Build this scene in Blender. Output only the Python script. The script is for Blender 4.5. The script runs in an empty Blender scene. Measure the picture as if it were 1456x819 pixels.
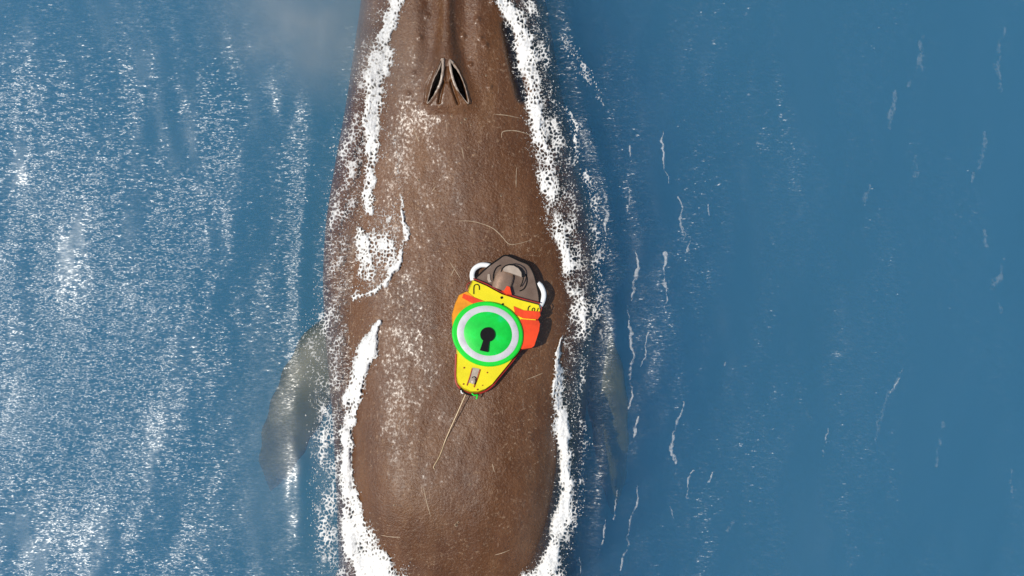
import bpy, bmesh, math, random
import numpy as np
from mathutils import Vector, Matrix

random.seed(7)
rng = np.random.default_rng(7)
sc = bpy.context.scene
C = sc.collection

# ------------------------------------------------------------------ camera
CAM_H = 8.0                      # drone height over the water, metres
MPP = 0.005                      # metres per photo pixel at the water line
cam = bpy.data.cameras.new('Camera')
camo = bpy.data.objects.new('Camera', cam)
C.objects.link(camo)
camo.location = (0, 0, CAM_H)
camo.rotation_euler = (0, 0, 0)
cam.sensor_fit = 'HORIZONTAL'
cam.angle = 2 * math.atan(1456 * MPP / 2 / CAM_H)
cam.clip_start = 0.1
cam.clip_end = 2000
sc.camera = camo

# ------------------------------------------------------------------ sky and sun
SUN_DIR = Vector((-0.475, -0.07, 0.877)).normalized()      # towards the sun
world = bpy.data.worlds.new('World')
sc.world = world
world.use_nodes = True
wn = world.node_tree.nodes
wl = world.node_tree.links
wn.clear()
wo = wn.new('ShaderNodeOutputWorld')
wb = wn.new('ShaderNodeBackground')
sky = wn.new('ShaderNodeTexSky')
sky.sky_type = 'NISHITA'
sky.sun_disc = False
sky.sun_elevation = math.asin(SUN_DIR.z)
sky.sun_rotation = math.atan2(SUN_DIR.x, SUN_DIR.y)
wb.inputs['Strength'].default_value = 0.10
wl.new(sky.outputs[0], wb.inputs[0])
wl.new(wb.outputs[0], wo.inputs[0])

sun = bpy.data.lights.new('Sun', 'SUN')
sun.energy = 4.0
sun.angle = math.radians(0.5)
sun.color = (1.0, 0.95, 0.86)
suno = bpy.data.objects.new('Sun', sun)
C.objects.link(suno)
suno.rotation_euler = SUN_DIR.to_track_quat('Z', 'Y').to_euler()
suno.location = (-5, -1, 9)

sc.view_settings.view_transform = 'Standard'
sc.view_settings.look = 'None'
sc.view_settings.exposure = 0.0
sc.view_settings.gamma = 1.0
sc.view_settings.use_curve_mapping = False
sc.render.engine = 'CYCLES'
cy = sc.cycles
cy.use_denoising = True
cy.max_bounces = 8
cy.transparent_max_bounces = 12
cy.volume_bounces = 2
cy.sample_clamp_indirect = 4.0
cy.sample_clamp_direct = 0.0
cy.caustics_reflective = False
cy.caustics_refractive = False

# ------------------------------------------------------------------ helpers
def px(x, y, z=0.0):
    """photo pixel -> world x, y for a point at height z"""
    k = MPP * (CAM_H - z) / CAM_H
    return ((x - 728.0) * k, (409.5 - y) * k)

def tag(o, label=None, cat=None, group=None, kind=None):
    if label: o['label'] = label
    if cat: o['category'] = cat
    if group: o['group'] = group
    if kind: o['kind'] = kind
    return o

def link(o, parent=None):
    C.objects.link(o)
    if parent is not None:
        o.parent = parent
    return o

def smooth(me):
    me.polygons.foreach_set('use_smooth', [True] * len(me.polygons))

def mesh_np(name, verts, faces, mats, parent=None, shade=True, mat_idx=None):
    """verts (n,3) array, faces (m,4) or (m,3) int array"""
    verts = np.ascontiguousarray(verts, dtype=np.float32)
    faces = np.ascontiguousarray(faces, dtype=np.int32)
    m, k = faces.shape
    me = bpy.data.meshes.new(name)
    me.vertices.add(len(verts))
    me.vertices.foreach_set('co', verts.ravel())
    me.loops.add(m * k)
    me.loops.foreach_set('vertex_index', faces.ravel())
    me.polygons.add(m)
    me.polygons.foreach_set('loop_start', np.arange(0, m * k, k, dtype=np.int32))
    me.polygons.foreach_set('loop_total', np.full(m, k, dtype=np.int32))
    if shade:
        me.polygons.foreach_set('use_smooth', np.ones(m, dtype=bool))
    for mt in (mats if isinstance(mats, (list, tuple)) else [mats]):
        me.materials.append(mt)
    if mat_idx is not None:
        me.polygons.foreach_set('material_index', np.ascontiguousarray(mat_idx, dtype=np.int32))
    me.update(calc_edges=True)
    me.validate()
    o = bpy.data.objects.new(name, me)
    return link(o, parent)

def bm_obj(name, bm, mat, parent=None, shade=True, bevel=0.0, seg=2):
    if bevel > 0:
        bmesh.ops.bevel(bm, geom=[e for e in bm.edges if e.calc_face_angle(0) > 0.5], offset=bevel,
                        segments=seg, affect='EDGES', profile=0.5, clamp_overlap=True)
    bmesh.ops.recalc_face_normals(bm, faces=bm.faces)
    me = bpy.data.meshes.new(name)
    bm.to_mesh(me)
    bm.free()
    me.materials.append(mat)
    if shade:
        smooth(me)
        try:
            me.set_sharp_from_angle(angle=math.radians(38))
        except Exception:
            pass
    o = bpy.data.objects.new(name, me)
    return link(o, parent)

# numpy gradient noise --------------------------------------------------
def _hash(ix, iy, seed):
    h = (ix.astype(np.int64) * 374761393 + iy.astype(np.int64) * 668265263 + seed * 1442695041) & 0x7fffffff
    h = ((h ^ (h >> 13)) * 1274126177) & 0x7fffffff
    return h ^ (h >> 16)

def perlin(x, y, seed=0):
    x0 = np.floor(x); y0 = np.floor(y)
    fx = x - x0; fy = y - y0
    x0 = x0.astype(np.int64); y0 = y0.astype(np.int64)
    u = fx * fx * fx * (fx * (fx * 6 - 15) + 10)
    v = fy * fy * fy * (fy * (fy * 6 - 15) + 10)
    def g(ix, iy, dx, dy):
        a = (_hash(ix, iy, seed) & 1023) * (2 * math.pi / 1024.0)
        return np.cos(a) * dx + np.sin(a) * dy
    n00 = g(x0, y0, fx, fy); n10 = g(x0 + 1, y0, fx - 1, fy)
    n01 = g(x0, y0 + 1, fx, fy - 1); n11 = g(x0 + 1, y0 + 1, fx - 1, fy - 1)
    a = n00 + u * (n10 - n00); b = n01 + u * (n11 - n01)
    return (a + v * (b - a)) * 1.5

def fbm(x, y, octv=4, seed=0, gain=0.5):
    s = 0; a = 1.0; t = 0
    for i in range(octv):
        s = s + a * perlin(x * 2 ** i + 17.3 * i, y * 2 ** i - 9.1 * i, seed + i)
        t += a; a *= gain
    return s / t

def worley(x, y, seed=0):
    """F1 and F2 distances"""
    ix = np.floor(x).astype(np.int64); iy = np.floor(y).astype(np.int64)
    f1 = np.full(x.shape, 9.0); f2 = np.full(x.shape, 9.0)
    for dx in (-1, 0, 1):
        for dy in (-1, 0, 1):
            cx = ix + dx; cy_ = iy + dy
            h = _hash(cx, cy_, seed); h2 = _hash(cx, cy_, seed + 91)
            d = np.hypot(cx + (h & 1023) / 1023.0 - x, cy_ + (h2 & 1023) / 1023.0 - y)
            f2 = np.minimum(np.maximum(f1, d), f2)
            f1 = np.minimum(f1, d)
    return f1, f2

def sstep(a, b, x):
    t = np.clip((x - a) / (b - a), 0, 1)
    return t * t * (3 - 2 * t)

def poly_dist(x, y, pts, closed=False):
    """unsigned distance to a polyline; with closed, signed (negative inside)"""
    pts = list(pts)
    n = len(pts)
    d = np.full(x.shape, 1e9)
    inside = np.zeros(x.shape, dtype=bool)
    for i in range(n if closed else n - 1):
        ax, ay = pts[i][:2]; bx, by = pts[(i + 1) % n][:2]
        vx, vy = bx - ax, by - ay
        t = np.clip(((x - ax) * vx + (y - ay) * vy) / (vx * vx + vy * vy + 1e-12), 0, 1)
        d = np.minimum(d, np.hypot(x - ax - t * vx, y - ay - t * vy))
        if closed:
            c = ((ay > y) != (by > y)) & (x < (bx - ax) * (y - ay) / (by - ay + 1e-12) + ax)
            inside ^= c
    return np.where(inside, -d, d) if closed else d

# ------------------------------------------------------------------ materials
class NT:
    def __init__(self, name):
        self.m = bpy.data.materials.new(name)
        self.m.use_nodes = True
        self.n = self.m.node_tree.nodes
        self.l = self.m.node_tree.links
        self.n.clear()
        self.out = self.n.new('ShaderNodeOutputMaterial')
    def add(self, t, **kw):
        nd = self.n.new(t)
        for k, v in kw.items():
            if k == 'ins':
                for a, b in v.items():
                    nd.inputs[a].default_value = b
            else:
                setattr(nd, k, v)
        return nd
    def to(self, a, b):
        self.l.new(a, b)
    def coord(self, scale=(1, 1, 1), rot=(0, 0, 0)):
        tc = self.add('ShaderNodeTexCoord')
        mp = self.add('ShaderNodeMapping')
        mp.inputs['Scale'].default_value = scale
        mp.inputs['Rotation'].default_value = rot
        self.to(tc.outputs['Object'], mp.inputs['Vector'])
        return mp.outputs[0]
    def noise(self, vec, scale, detail=4, rough=0.55, lac=2.0):
        n = self.add('ShaderNodeTexNoise', ins={'Scale': scale, 'Detail': detail, 'Roughness': rough, 'Lacunarity': lac})
        self.to(vec, n.inputs['Vector'])
        return n.outputs['Fac']
    def ramp(self, fac, stops, interp='LINEAR'):
        r = self.add('ShaderNodeValToRGB')
        r.color_ramp.interpolation = interp
        els = r.color_ramp.elements
        while len(els) < len(stops):
            els.new(0.5)
        for e, (p, c) in zip(els, stops):
            e.position = p
            e.color = (*c, 1) if len(c) == 3 else c
        self.to(fac, r.inputs[0])
        return r.outputs[0]
    def math(self, op, a, b=None, c=None, clamp=False):
        n = self.add('ShaderNodeMath', operation=op)
        n.use_clamp = clamp
        for i, v in enumerate((a, b, c)):
            if v is None: continue
            if isinstance(v, (int, float)): n.inputs[i].default_value = v
            else: self.to(v, n.inputs[i])
        return n.outputs[0]
    def bump(self, h, strength, dist, normal=None):
        b = self.add('ShaderNodeBump', ins={'Strength': strength, 'Distance': dist})
        self.to(h, b.inputs['Height'])
        if normal is not None:
            self.to(normal, b.inputs['Normal'])
        return b.outputs[0]
    def mixc(self, f, a, b):
        n = self.add('ShaderNodeMix', data_type='RGBA')
        for i, v in ((0, f), (6, a), (7, b)):
            if isinstance(v, (int, float)): n.inputs[i].default_value = v
            elif isinstance(v, tuple): n.inputs[i].default_value = (*v, 1)
            else: self.to(v, n.inputs[i])
        return n.outputs[2]

def plastic(name, col, rough=0.4, var=0.12, bump=0.15, dirt=None, metallic=0.0, spec=0.5, scale=18):
    t = NT(name)
    v = t.coord()
    f = t.noise(v, scale, 5, 0.6)
    lo = tuple(c * (1 - var) for c in col); hi = tuple(min(1, c * (1 + var)) for c in col)
    c = t.ramp(f, [(0.3, lo), (0.7, hi)])
    if dirt:
        f2 = t.noise(v, scale * 0.5, 6, 0.7)
        c = t.mixc(t.ramp(f2, [(0.55, (0, 0, 0)), (0.75, (0.7, 0.7, 0.7))]), c, dirt)
    p = t.add('ShaderNodeBsdfPrincipled', ins={'Roughness': rough, 'Metallic': metallic, 'Specular IOR Level': spec})
    t.to(c, p.inputs['Base Color'])
    t.to(t.bump(t.noise(v, 90, 3), bump, 0.004), p.inputs['Normal'])
    t.to(p.outputs[0], t.out.inputs[0])
    return t.m

# --- whale skin
def skin_material():
    t = NT('whale_skin')
    v = t.coord()
    vs = t.coord(scale=(1.0, 0.35, 1.0))
    big = t.noise(v, 1.1, 4, 0.6)
    mid = t.noise(vs, 6, 6, 0.65)
    fine = t.noise(v, 70, 4, 0.7)
    c = t.ramp(big, [(0.3, (0.072, 0.025, 0.005)), (0.52, (0.116, 0.043, 0.010)), (0.72, (0.180, 0.078, 0.028))])
    c2 = t.ramp(mid, [(0.25, (0.056, 0.020, 0.005)), (0.5, (0.112, 0.041, 0.010)), (0.78, (0.24, 0.122, 0.054))])
    c = t.mixc(0.5, c, c2)
    # fine pale flecks (sloughing skin, parasites)
    fl = t.ramp(t.noise(v, 42, 5, 0.75), [(0.56, (0, 0, 0)), (0.66, (1, 1, 1))])
    flm = t.ramp(t.noise(v, 3.1, 3), [(0.40, (0.08, 0.08, 0.08)), (0.62, (0.8, 0.8, 0.8))])
    ff = t.math('MULTIPLY', fl, flm)
    c = t.mixc(ff, c, (0.42, 0.27, 0.16))
    c = t.mixc(t.ramp(fine, [(0.35, (0.5, 0.5, 0.5)), (0.48, (0, 0, 0))]), c, (0.045, 0.022, 0.011))
    # fine scratches in two directions
    def scr(rot, sx, sy, lo, hi):
        w = t.noise(t.coord(scale=(sx, sy, 1), rot=(0, 0, rot)), 9, 2, 0.5)
        return t.ramp(w, [(lo, (0, 0, 0)), (hi, (0.5, 0.5, 0.5))])
    s = t.math('ADD', scr(0.35, 7, 0.7, 0.71, 0.76), scr(-0.9, 8, 0.9, 0.72, 0.77))
    c = t.mixc(s, c, (0.36, 0.25, 0.17))
    p = t.add('ShaderNodeBsdfPrincipled', ins={'Specular IOR Level': 0.42})
    t.to(c, p.inputs['Base Color'])
    r = t.ramp(t.noise(v, 2.2, 4), [(0.3, (0.34, 0.34, 0.34)), (0.7, (0.5, 0.5, 0.5))])
    t.to(r, p.inputs['Roughness'])
    # beads and runs of water over the skin
    n1 = t.bump(t.noise(v, 60, 3, 0.65), 0.9, 0.008)
    n2 = t.bump(t.noise(v, 9, 5, 0.6), 0.35, 0.02, n1)
    n3 = t.bump(ff, 0.5, 0.004, n2)
    t.to(n3, p.inputs['Normal'])
    wn_ = t.add('ShaderNodeTexNoise', ins={'Scale': 52, 'Detail': 1.2, 'Roughness': 0.6})
    t.to(t.coord(scale=(1.1, 0.8, 1)), wn_.inputs['Vector'])
    sb = t.add('ShaderNodeVectorMath', operation='SUBTRACT'); t.to(wn_.outputs['Color'], sb.inputs[0]); sb.inputs[1].default_value = (0.5, 0.5, 0.5)
    wet = t.ramp(t.noise(t.coord(scale=(1.6, 0.5, 1)), 2.4, 4, 0.6), [(0.36, (0.12, 0.12, 0.12)), (0.62, (1.0, 1.0, 1.0))])
    ml = t.add('ShaderNodeVectorMath', operation='SCALE'); t.to(sb.outputs[0], ml.inputs[0]); ml.inputs['Scale'].default_value = 0.55
    geo = t.add('ShaderNodeNewGeometry')
    av = t.add('ShaderNodeVectorMath', operation='ADD'); t.to(geo.outputs['Normal'], av.inputs[0]); t.to(ml.outputs[0], av.inputs[1])
    nv = t.add('ShaderNodeVectorMath', operation='NORMALIZE'); t.to(av.outputs[0], nv.inputs[0])
    t.to(nv.outputs[0], p.inputs['Coat Normal'])
    t.to(wet, p.inputs['Coat Weight'])
    p.inputs['Coat Roughness'].default_value = 0.28
    p.inputs['Coat IOR'].default_value = 1.36
    t.to(p.outputs[0], t.out.inputs[0])
    return t.m

M_skin = skin_material()
M_fin = plastic('fin_skin', (0.050, 0.047, 0.003), 0.5, 0.35, 0.3, scale=5)
M_nostril = plastic('nostril_lining', (0.008, 0.007, 0.008), 0.55, 0.2, 0.1)
M_lip = plastic('nostril_lip_painted_sheen', (0.36, 0.28, 0.22), 0.3, 0.3, 0.5, scale=40)  # lighter than the hide: wet highlight put into the colour
M_scar = plastic('scar_tissue', (0.40, 0.30, 0.20), 0.5, 0.3, 0.3, scale=60)

# --- sea water: clear reflecting surface over a blue scattering volume
def water_material():
    t = NT('sea_water')
    v = t.coord()
    # capillary ripples in patches: fine slopes added to the wave normal
    def slopes(scale, rot, freq, detail):
        n = t.add('ShaderNodeTexNoise', ins={'Scale': freq, 'Detail': detail, 'Roughness': 0.55})
        t.to(t.coord(scale=scale, rot=rot), n.inputs['Vector'])
        sub = t.add('ShaderNodeVectorMath', operation='SUBTRACT')
        t.to(n.outputs['Color'], sub.inputs[0]); sub.inputs[1].default_value = (0.5, 0.5, 0.5)
        return sub.outputs[0]
    def vmul(a, b):
        m = t.add('ShaderNodeVectorMath', operation='MULTIPLY')
        t.to(a, m.inputs[0])
        if isinstance(b, tuple): m.inputs[1].default_value = b
        else: t.to(b, m.inputs[1])
        return m.outputs[0]
    def vadd(a, b):
        m = t.add('ShaderNodeVectorMath', operation='ADD')
        t.to(a, m.inputs[0]); t.to(b, m.inputs[1])
        return m.outputs[0]
    patch = t.ramp(t.noise(t.coord(scale=(1.5, 0.42, 1), rot=(0, 0, -0.30)), 1.5, 5, 0.62), [(0.39, (0.05, 0.05, 0.05)), (0.47, (0.50, 0.50, 0.50)), (0.60, (0.80, 0.80, 0.80))])
    sl = vadd(vmul(slopes((0.6, 1.8, 1), (0, 0, 0.15), 28, 1.0), (1.15, 1.7, 0)), vmul(slopes((0.65, 1.6, 1), (0, 0, 0.1), 70, 0.6), (1.25, 1.65, 0)))
    at = t.add('ShaderNodeAttribute', attribute_name='ripple')
    gu = t.add('ShaderNodeAttribute', attribute_name='gust')
    patch = t.math('MAXIMUM', patch, gu.outputs['Fac'])
    sl = vmul(vmul(sl, patch), at.outputs['Vector'])
    geo = t.add('ShaderNodeNewGeometry')
    nz = t.add('ShaderNodeVectorMath', operation='NORMALIZE')
    t.to(vadd(geo.outputs['Normal'], sl), nz.inputs[0])
    nrm = nz.outputs[0]
    fr = t.add('ShaderNodeFresnel', ins={'IOR': 1.33})
    t.to(nrm, fr.inputs['Normal'])
    gl = t.add('ShaderNodeBsdfAnisotropic', ins={'Roughness': 0.18})
    t.to(nrm, gl.inputs['Normal'])
    gl2 = t.add('ShaderNodeBsdfAnisotropic', ins={'Roughness': 0.37})
    nz2 = t.add('ShaderNodeVectorMath', operation='NORMALIZE')
    t.to(vadd(geo.outputs['Normal'], vmul(sl, (0.7, 0.7, 0.0))), nz2.inputs[0])
    t.to(nz2.outputs[0], gl2.inputs['Normal'])
    gm = t.add('ShaderNodeMixShader', ins={0: 0.70})
    t.to(gl.outputs[0], gm.inputs[1]); t.to(gl2.outputs[0], gm.inputs[2])
    tr = t.add('ShaderNodeBsdfTransparent')
    mx = t.add('ShaderNodeMixShader')
    t.to(fr.outputs[0], mx.inputs[0]); t.to(tr.outputs[0], mx.inputs[1]); t.to(gm.outputs[0], mx.inputs[2])
    t.to(mx.outputs[0], t.out.inputs['Surface'])
    ss = (0.066, 0.225, 0.46)          # scattering per metre
    sa = (0.25, 0.155, 0.075)          # absorption per metre
    vs = t.add('ShaderNodeVolumeScatter', ins={'Color': (ss[0] / 0.85, ss[1] / 0.85, ss[2] / 0.85, 1), 'Density': 0.85, 'Anisotropy': 0.0})
    va = t.add('ShaderNodeVolumeAbsorption', ins={'Color': (1 - sa[0] / 0.7, 1 - sa[1] / 0.7, 1 - sa[2] / 0.7, 1), 'Density': 0.7})
    ad = t.add('ShaderNodeAddShader')
    t.to(vs.outputs[0], ad.inputs[0]); t.to(va.outputs[0], ad.inputs[1])
    t.to(ad.outputs[0], t.out.inputs['Volume'])
    try:
        t.m.cycles.homogeneous_volume = True
    except Exception:
        pass
    return t.m
M_water = water_material()

def foam_material():
    t = NT('sea_foam')
    v = t.coord()
    f = t.noise(v, 60, 5, 0.7)
    c = t.ramp(f, [(0.30, (0.52, 0.50, 0.46)), (0.52, (0.82, 0.81, 0.78))])
    p = t.add('ShaderNodeBsdfPrincipled', ins={'Roughness': 0.55, 'Specular IOR Level': 0.4})
    t.to(c, p.inputs['Base Color'])
    t.to(t.bump(t.noise(v, 90, 4, 0.7), 0.5, 0.006), p.inputs['Normal'])
    at = t.add('ShaderNodeAttribute', attribute_name='cover')
    tr = t.add('ShaderNodeBsdfTransparent')
    mx = t.add('ShaderNodeMixShader')
    t.to(at.outputs['Fac'], mx.inputs[0]); t.to(tr.outputs[0], mx.inputs[1]); t.to(p.outputs[0], mx.inputs[2])
    t.to(mx.outputs[0], t.out.inputs[0])
    return t.m
M_foam = foam_material()

# ------------------------------------------------------------------ whale shape
# photo rows -> left and right water line, left and right widest outline, body half height
ROWS = [
    # py,   eL,  eR,   wL,  wR,   h
    (-420, 632, 634, 626, 640, 0.10),
    (-380, 626, 640, 590, 676, 0.26),
    (-300, 612, 656, 550, 716, 0.40),
    (-200, 590, 676, 525, 740, 0.52),
    (-100, 575, 692, 508, 764, 0.60),
    (0, 563, 712, 497, 784, 0.64),
    (60, 553, 733, 488, 794, 0.66),
    (120, 548, 746, 480, 804, 0.66),
    (200, 550, 757, 466, 822, 0.62),
    (260, 548, 772, 456, 840, 0.57),
    (330, 535, 798, 448, 854, 0.54),
    (400, 515, 806, 446, 856, 0.56),
    (470, 503, 802, 446, 854, 0.70),
    (540, 501, 796, 446, 850, 1.10),
    (620, 499, 794, 446, 846, 1.75),
    (700, 500, 791, 446, 842, 2.15),
    (760, 514, 778, 446, 836, 2.15),
    (819, 545, 756, 446, 834, 2.00),
    (870, 590, 712, 448, 828, 1.80),
    (900, 642, 648, 452, 822, 1.60),
]
R = np.array(ROWS, dtype=float)
yy = np.arange(-430, 2060, 2.0)
def prof(col):
    v = np.interp(yy, R[:, 0], R[:, col])
    k = np.exp(-0.5 * (np.arange(-20, 21) / 9.0) ** 2); k /= k.sum()
    return np.convolve(np.pad(v, 20, mode='edge'), k, mode='valid')
eL, eR, wL, wR, hh = (prof(i) for i in range(1, 6))
xc_px = (wL + wR) / 2
W_half = (wR - wL) / 2 * MPP
E_half = np.maximum((eR - eL) / 2, 0.0) * MPP
ratio = np.clip(E_half / W_half, 0, 0.97)
NE = 2.2 + 1.0 * sstep(420, 640, yy)
zc = -hh * (1 - ratio ** NE) ** (1 / NE)
# aft of the picture: the back arches down below the surface and tapers to the tail stock
aft = np.clip((yy - 880) / (2050 - 880), 0, 1)
i880 = int(np.searchsorted(yy, 880))
W_half = np.where(yy > 880, W_half[i880] * (1 - aft) ** 0.75 + 0.13, W_half)
W_half = np.convolve(np.pad(W_half, 12, mode='edge'), np.ones(25) / 25, mode='valid')
hh = np.where(yy > 880, hh[i880] * (1 - aft) ** 0.8 + 0.14, hh)
hh = np.convolve(np.pad(hh, 12, mode='edge'), np.ones(25) / 25, mode='valid')
top = zc + hh
slope0 = -0.0006
top_aft = top[i880] - 0.02 - 0.9 * aft ** 1.1
top = np.where(yy > 880, top_aft, top)
top = np.convolve(np.pad(top, 15, mode='edge'), np.ones(31) / 31, mode='valid')
zc = top - hh
WY = (409.5 - yy) * MPP                   # world y of each station (descending)
XC = (xc_px - 728) * MPP
XC = np.where(yy > 900, XC[int(np.searchsorted(yy, 900))], XC)
def station(y):
    """profile values at world y"""
    o = WY[::-1]
    return (np.interp(y, o, XC[::-1]), np.interp(y, o, W_half[::-1]), np.interp(y, o, hh[::-1]), np.interp(y, o, zc[::-1]), np.interp(y, o, NE[::-1]))

NOS_L = [(626.6, 81), (620.5, 96), (615, 109), (610.5, 125), (607, 141), (613, 134), (620, 123), (624.6, 112), (627, 96)]
NOS_R = [(640, 84), (642, 100), (646, 115), (652, 127), (663, 141), (661, 127), (656.8, 112), (650.5, 97), (644, 87)]
KD = MPP * (CAM_H - 0.27) / CAM_H         # scale of details on the back

def detail(x, y):
    """height added to the back: blowhole mound, splash guard, nostril slots, folds"""
    X = x / KD + 728.0; Y = 409.5 - y / KD
    D = 0.012 * fbm(x * 1.6, y * 1.1, 4, 3) + 0.004 * fbm(x * 7, y * 5, 3, 11)
    near = (Y > -160) & (Y < 260) & (np.abs(X - 634) < 120)
    if near.any():
        Xn, Yn = X[near], Y[near]
        hw = np.interp(Yn, [-160, -40, 20, 60, 100, 145, 160], [10, 9, 9, 13, 24, 33, 34])
        cx = 633 + 1.5 * sstep(40, 140, Yn)
        m = np.exp(-(np.abs(Xn - cx) / hw) ** 3.0)
        amp = np.interp(Yn, [-160, -60, 0, 60, 95, 130, 146, 158, 190], [0.02, 0.03, 0.034, 0.04, 0.058, 0.06, 0.045, 0.012, 0.0])
        d = m * amp
        # hollows beside the splash guard
        d -= 0.03 * np.exp(-((np.abs(Xn - 633) - 26) / 13.0) ** 2) * np.interp(Yn, [-160, -30, 40, 90, 125], [0.5, 1, 1, 0.5, 0])
        # middle furrow and creases between the nostrils
        d -= 0.016 * np.exp(-(poly_dist(Xn, Yn, [(634, 92), (634, 112)]) / 2.0) ** 2)
        d -= 0.028 * np.exp(-(poly_dist(Xn, Yn, [(629, 112), (625.5, 127), (622.5, 141)]) / 1.9) ** 2)
        d -= 0.028 * np.exp(-(poly_dist(Xn, Yn, [(640, 112), (644, 126), (650, 142)]) / 2.1) ** 2)
        d -= 0.012 * np.exp(-(poly_dist(Xn, Yn, [(614, 96), (604, 118), (602, 140)]) / 2.2) ** 2)
        for P in (NOS_L, NOS_R):
            s = poly_dist(Xn, Yn, P, True)
            d += 0.012 * np.exp(-((s - 1.8) / 1.6) ** 2)
            d -= 0.16 * sstep(0.9, -2.6, s)
        D[near] += d
    # tubercles along the snout
    for (tx, ty, r, a) in ((678, 18, 4, .016), (690, 56, 4, .018), (682, 45, 3, .012), (657, 42, 3.5, .014), (668, 84, 3, .012), (696, 117, 3.5, .014),
                           (594, 44, 3.5, .014), (604, 12, 4, .015), (585, 96, 3, .01), (577, 126, 3, .01), (670, -30, 4, .018), (598, -34, 4, .018), (700, -10, 4, .016)):
        D = D + a * np.exp(-((X - tx) ** 2 + (Y - ty) ** 2) / (r * r))
    # skin folds beside the right lip
    D = D - 0.2 * np.exp(-(poly_dist(X, Y, [(724, 24), (731, 62), (739, 100), (746, 126)]) / 7.0) ** 2)
    D = D + 0.03 * np.exp(-(poly_dist(X, Y, [(734, 50), (738, 80)]) / 4.0) ** 2)
    return D

def back_z(x, y):
    """top of the whale at world x, y; -9 off the body"""
    xc, w, h, z0, ne = station(y)
    u = np.clip(np.abs(x - xc) / w, 0, 1)
    z = z0 + h * (1 - u ** ne) ** (1 / ne)
    z = z + detail(x, y) * (1 - u ** 6)
    return np.where(np.abs(x - xc) < w, z, -9.0)

# body grid: stations along y, points around
ys = np.concatenate([np.arange(4.12, 2.3, -0.03), np.arange(2.3, 1.95, -0.012), np.arange(1.95, 1.15, -0.0045),
                     np.arange(1.15, -2.3, -0.015), np.arange(-2.3, -8.1, -0.05)])
ys = ys[(ys < WY[0] - 0.02) & (ys > WY[-1] + 0.02)]
# across the top: fine near the middle, where the blowholes are
s = np.linspace(-1, 1, 331)
xs_u = np.sin(0.5 * np.pi * (0.55 * s + 0.45 * s ** 3))          # -1..1
bot = np.linspace(np.pi, 2 * np.pi, 62)[1:-1]
xc, w, h, z0, ne = station(ys)
Xt = xc[:, None] + w[:, None] * xs_u[None, :]
Yt = np.repeat(ys[:, None], len(xs_u), 1)
Zt = z0[:, None] + h[:, None] * np.clip(1 - np.abs(xs_u)[None, :] ** ne[:, None], 0, 1) ** (1 / ne[:, None])
Zt = Zt + detail(Xt, Yt) * (1 - np.abs(xs_u) ** 6)[None, :]
bx = np.cos(bot)                                                  # from -1 side round to +1
Xb = xc[:, None] + w[:, None] * (-bx)[None, ::1][:, ::-1]
bz = np.sin(bot)
hb = np.minimum(h * 0.85, 1.0)
Zb = z0[:, None] + hb[:, None] * bz[None, :]
Xb = xc[:, None] + w[:, None] * (-np.cos(np.linspace(0, np.pi, 62)[1:-1]) * -1)[None, :]
Zb = z0[:, None] - hb[:, None] * np.sin(np.linspace(0, np.pi, 62)[1:-1])[None, :]
Yb = np.repeat(ys[:, None], Xb.shape[1], 1)
GX = np.concatenate([Xt, Xb], 1); GY = np.concatenate([Yt, Yb], 1); GZ = np.concatenate([Zt, Zb], 1)
nr, nc = GX.shape
V = np.stack([GX, GY, GZ], -1).reshape(-1, 3)
ii, jj = np.meshgrid(np.arange(nr - 1), np.arange(nc), indexing='ij')
j2 = (jj + 1) % nc
F = np.stack([ii * nc + jj, (ii + 1) * nc + jj, (ii + 1) * nc + j2, ii * nc + j2], -1).reshape(-1, 4)
# nostril lining faces
fc = V[F].mean(1)
FX = fc[:, 0] / KD + 728; FY = 409.5 - fc[:, 1] / KD
midx = np.zeros(len(F), dtype=np.int32)
cand = (FY > 70) & (FY < 150) & (np.abs(FX - 634) < 40) & (fc[:, 2] > 0)
for P in (NOS_L, NOS_R):
    dd = poly_dist(FX[cand], FY[cand], P, True)
    q = np.where(cand)[0][dd < -0.7]
    midx[q] = 1
verts = [V]; faces = [F]; mids = [midx]
off = len(V)
# end caps as fans of quads
for r0 in (0, nr - 1):
    c = V[r0 * nc:(r0 + 1) * nc].mean(0)
    c[1] += 0.04 if r0 == 0 else -0.04
    verts.append(c[None, :])
    a = r0 * nc + np.arange(nc); b = r0 * nc + (np.arange(nc) + 1) % nc
    quad = np.stack([np.full(nc // 2, off), a[0::2][:nc // 2], b[0::2][:nc // 2], b[1::2][:nc // 2]], -1)
    if r0 == 0: quad = quad
    else: quad = quad[:, ::-1]
    faces.append(quad); mids.append(np.zeros(len(quad), dtype=np.int32))
    off += 1

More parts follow.
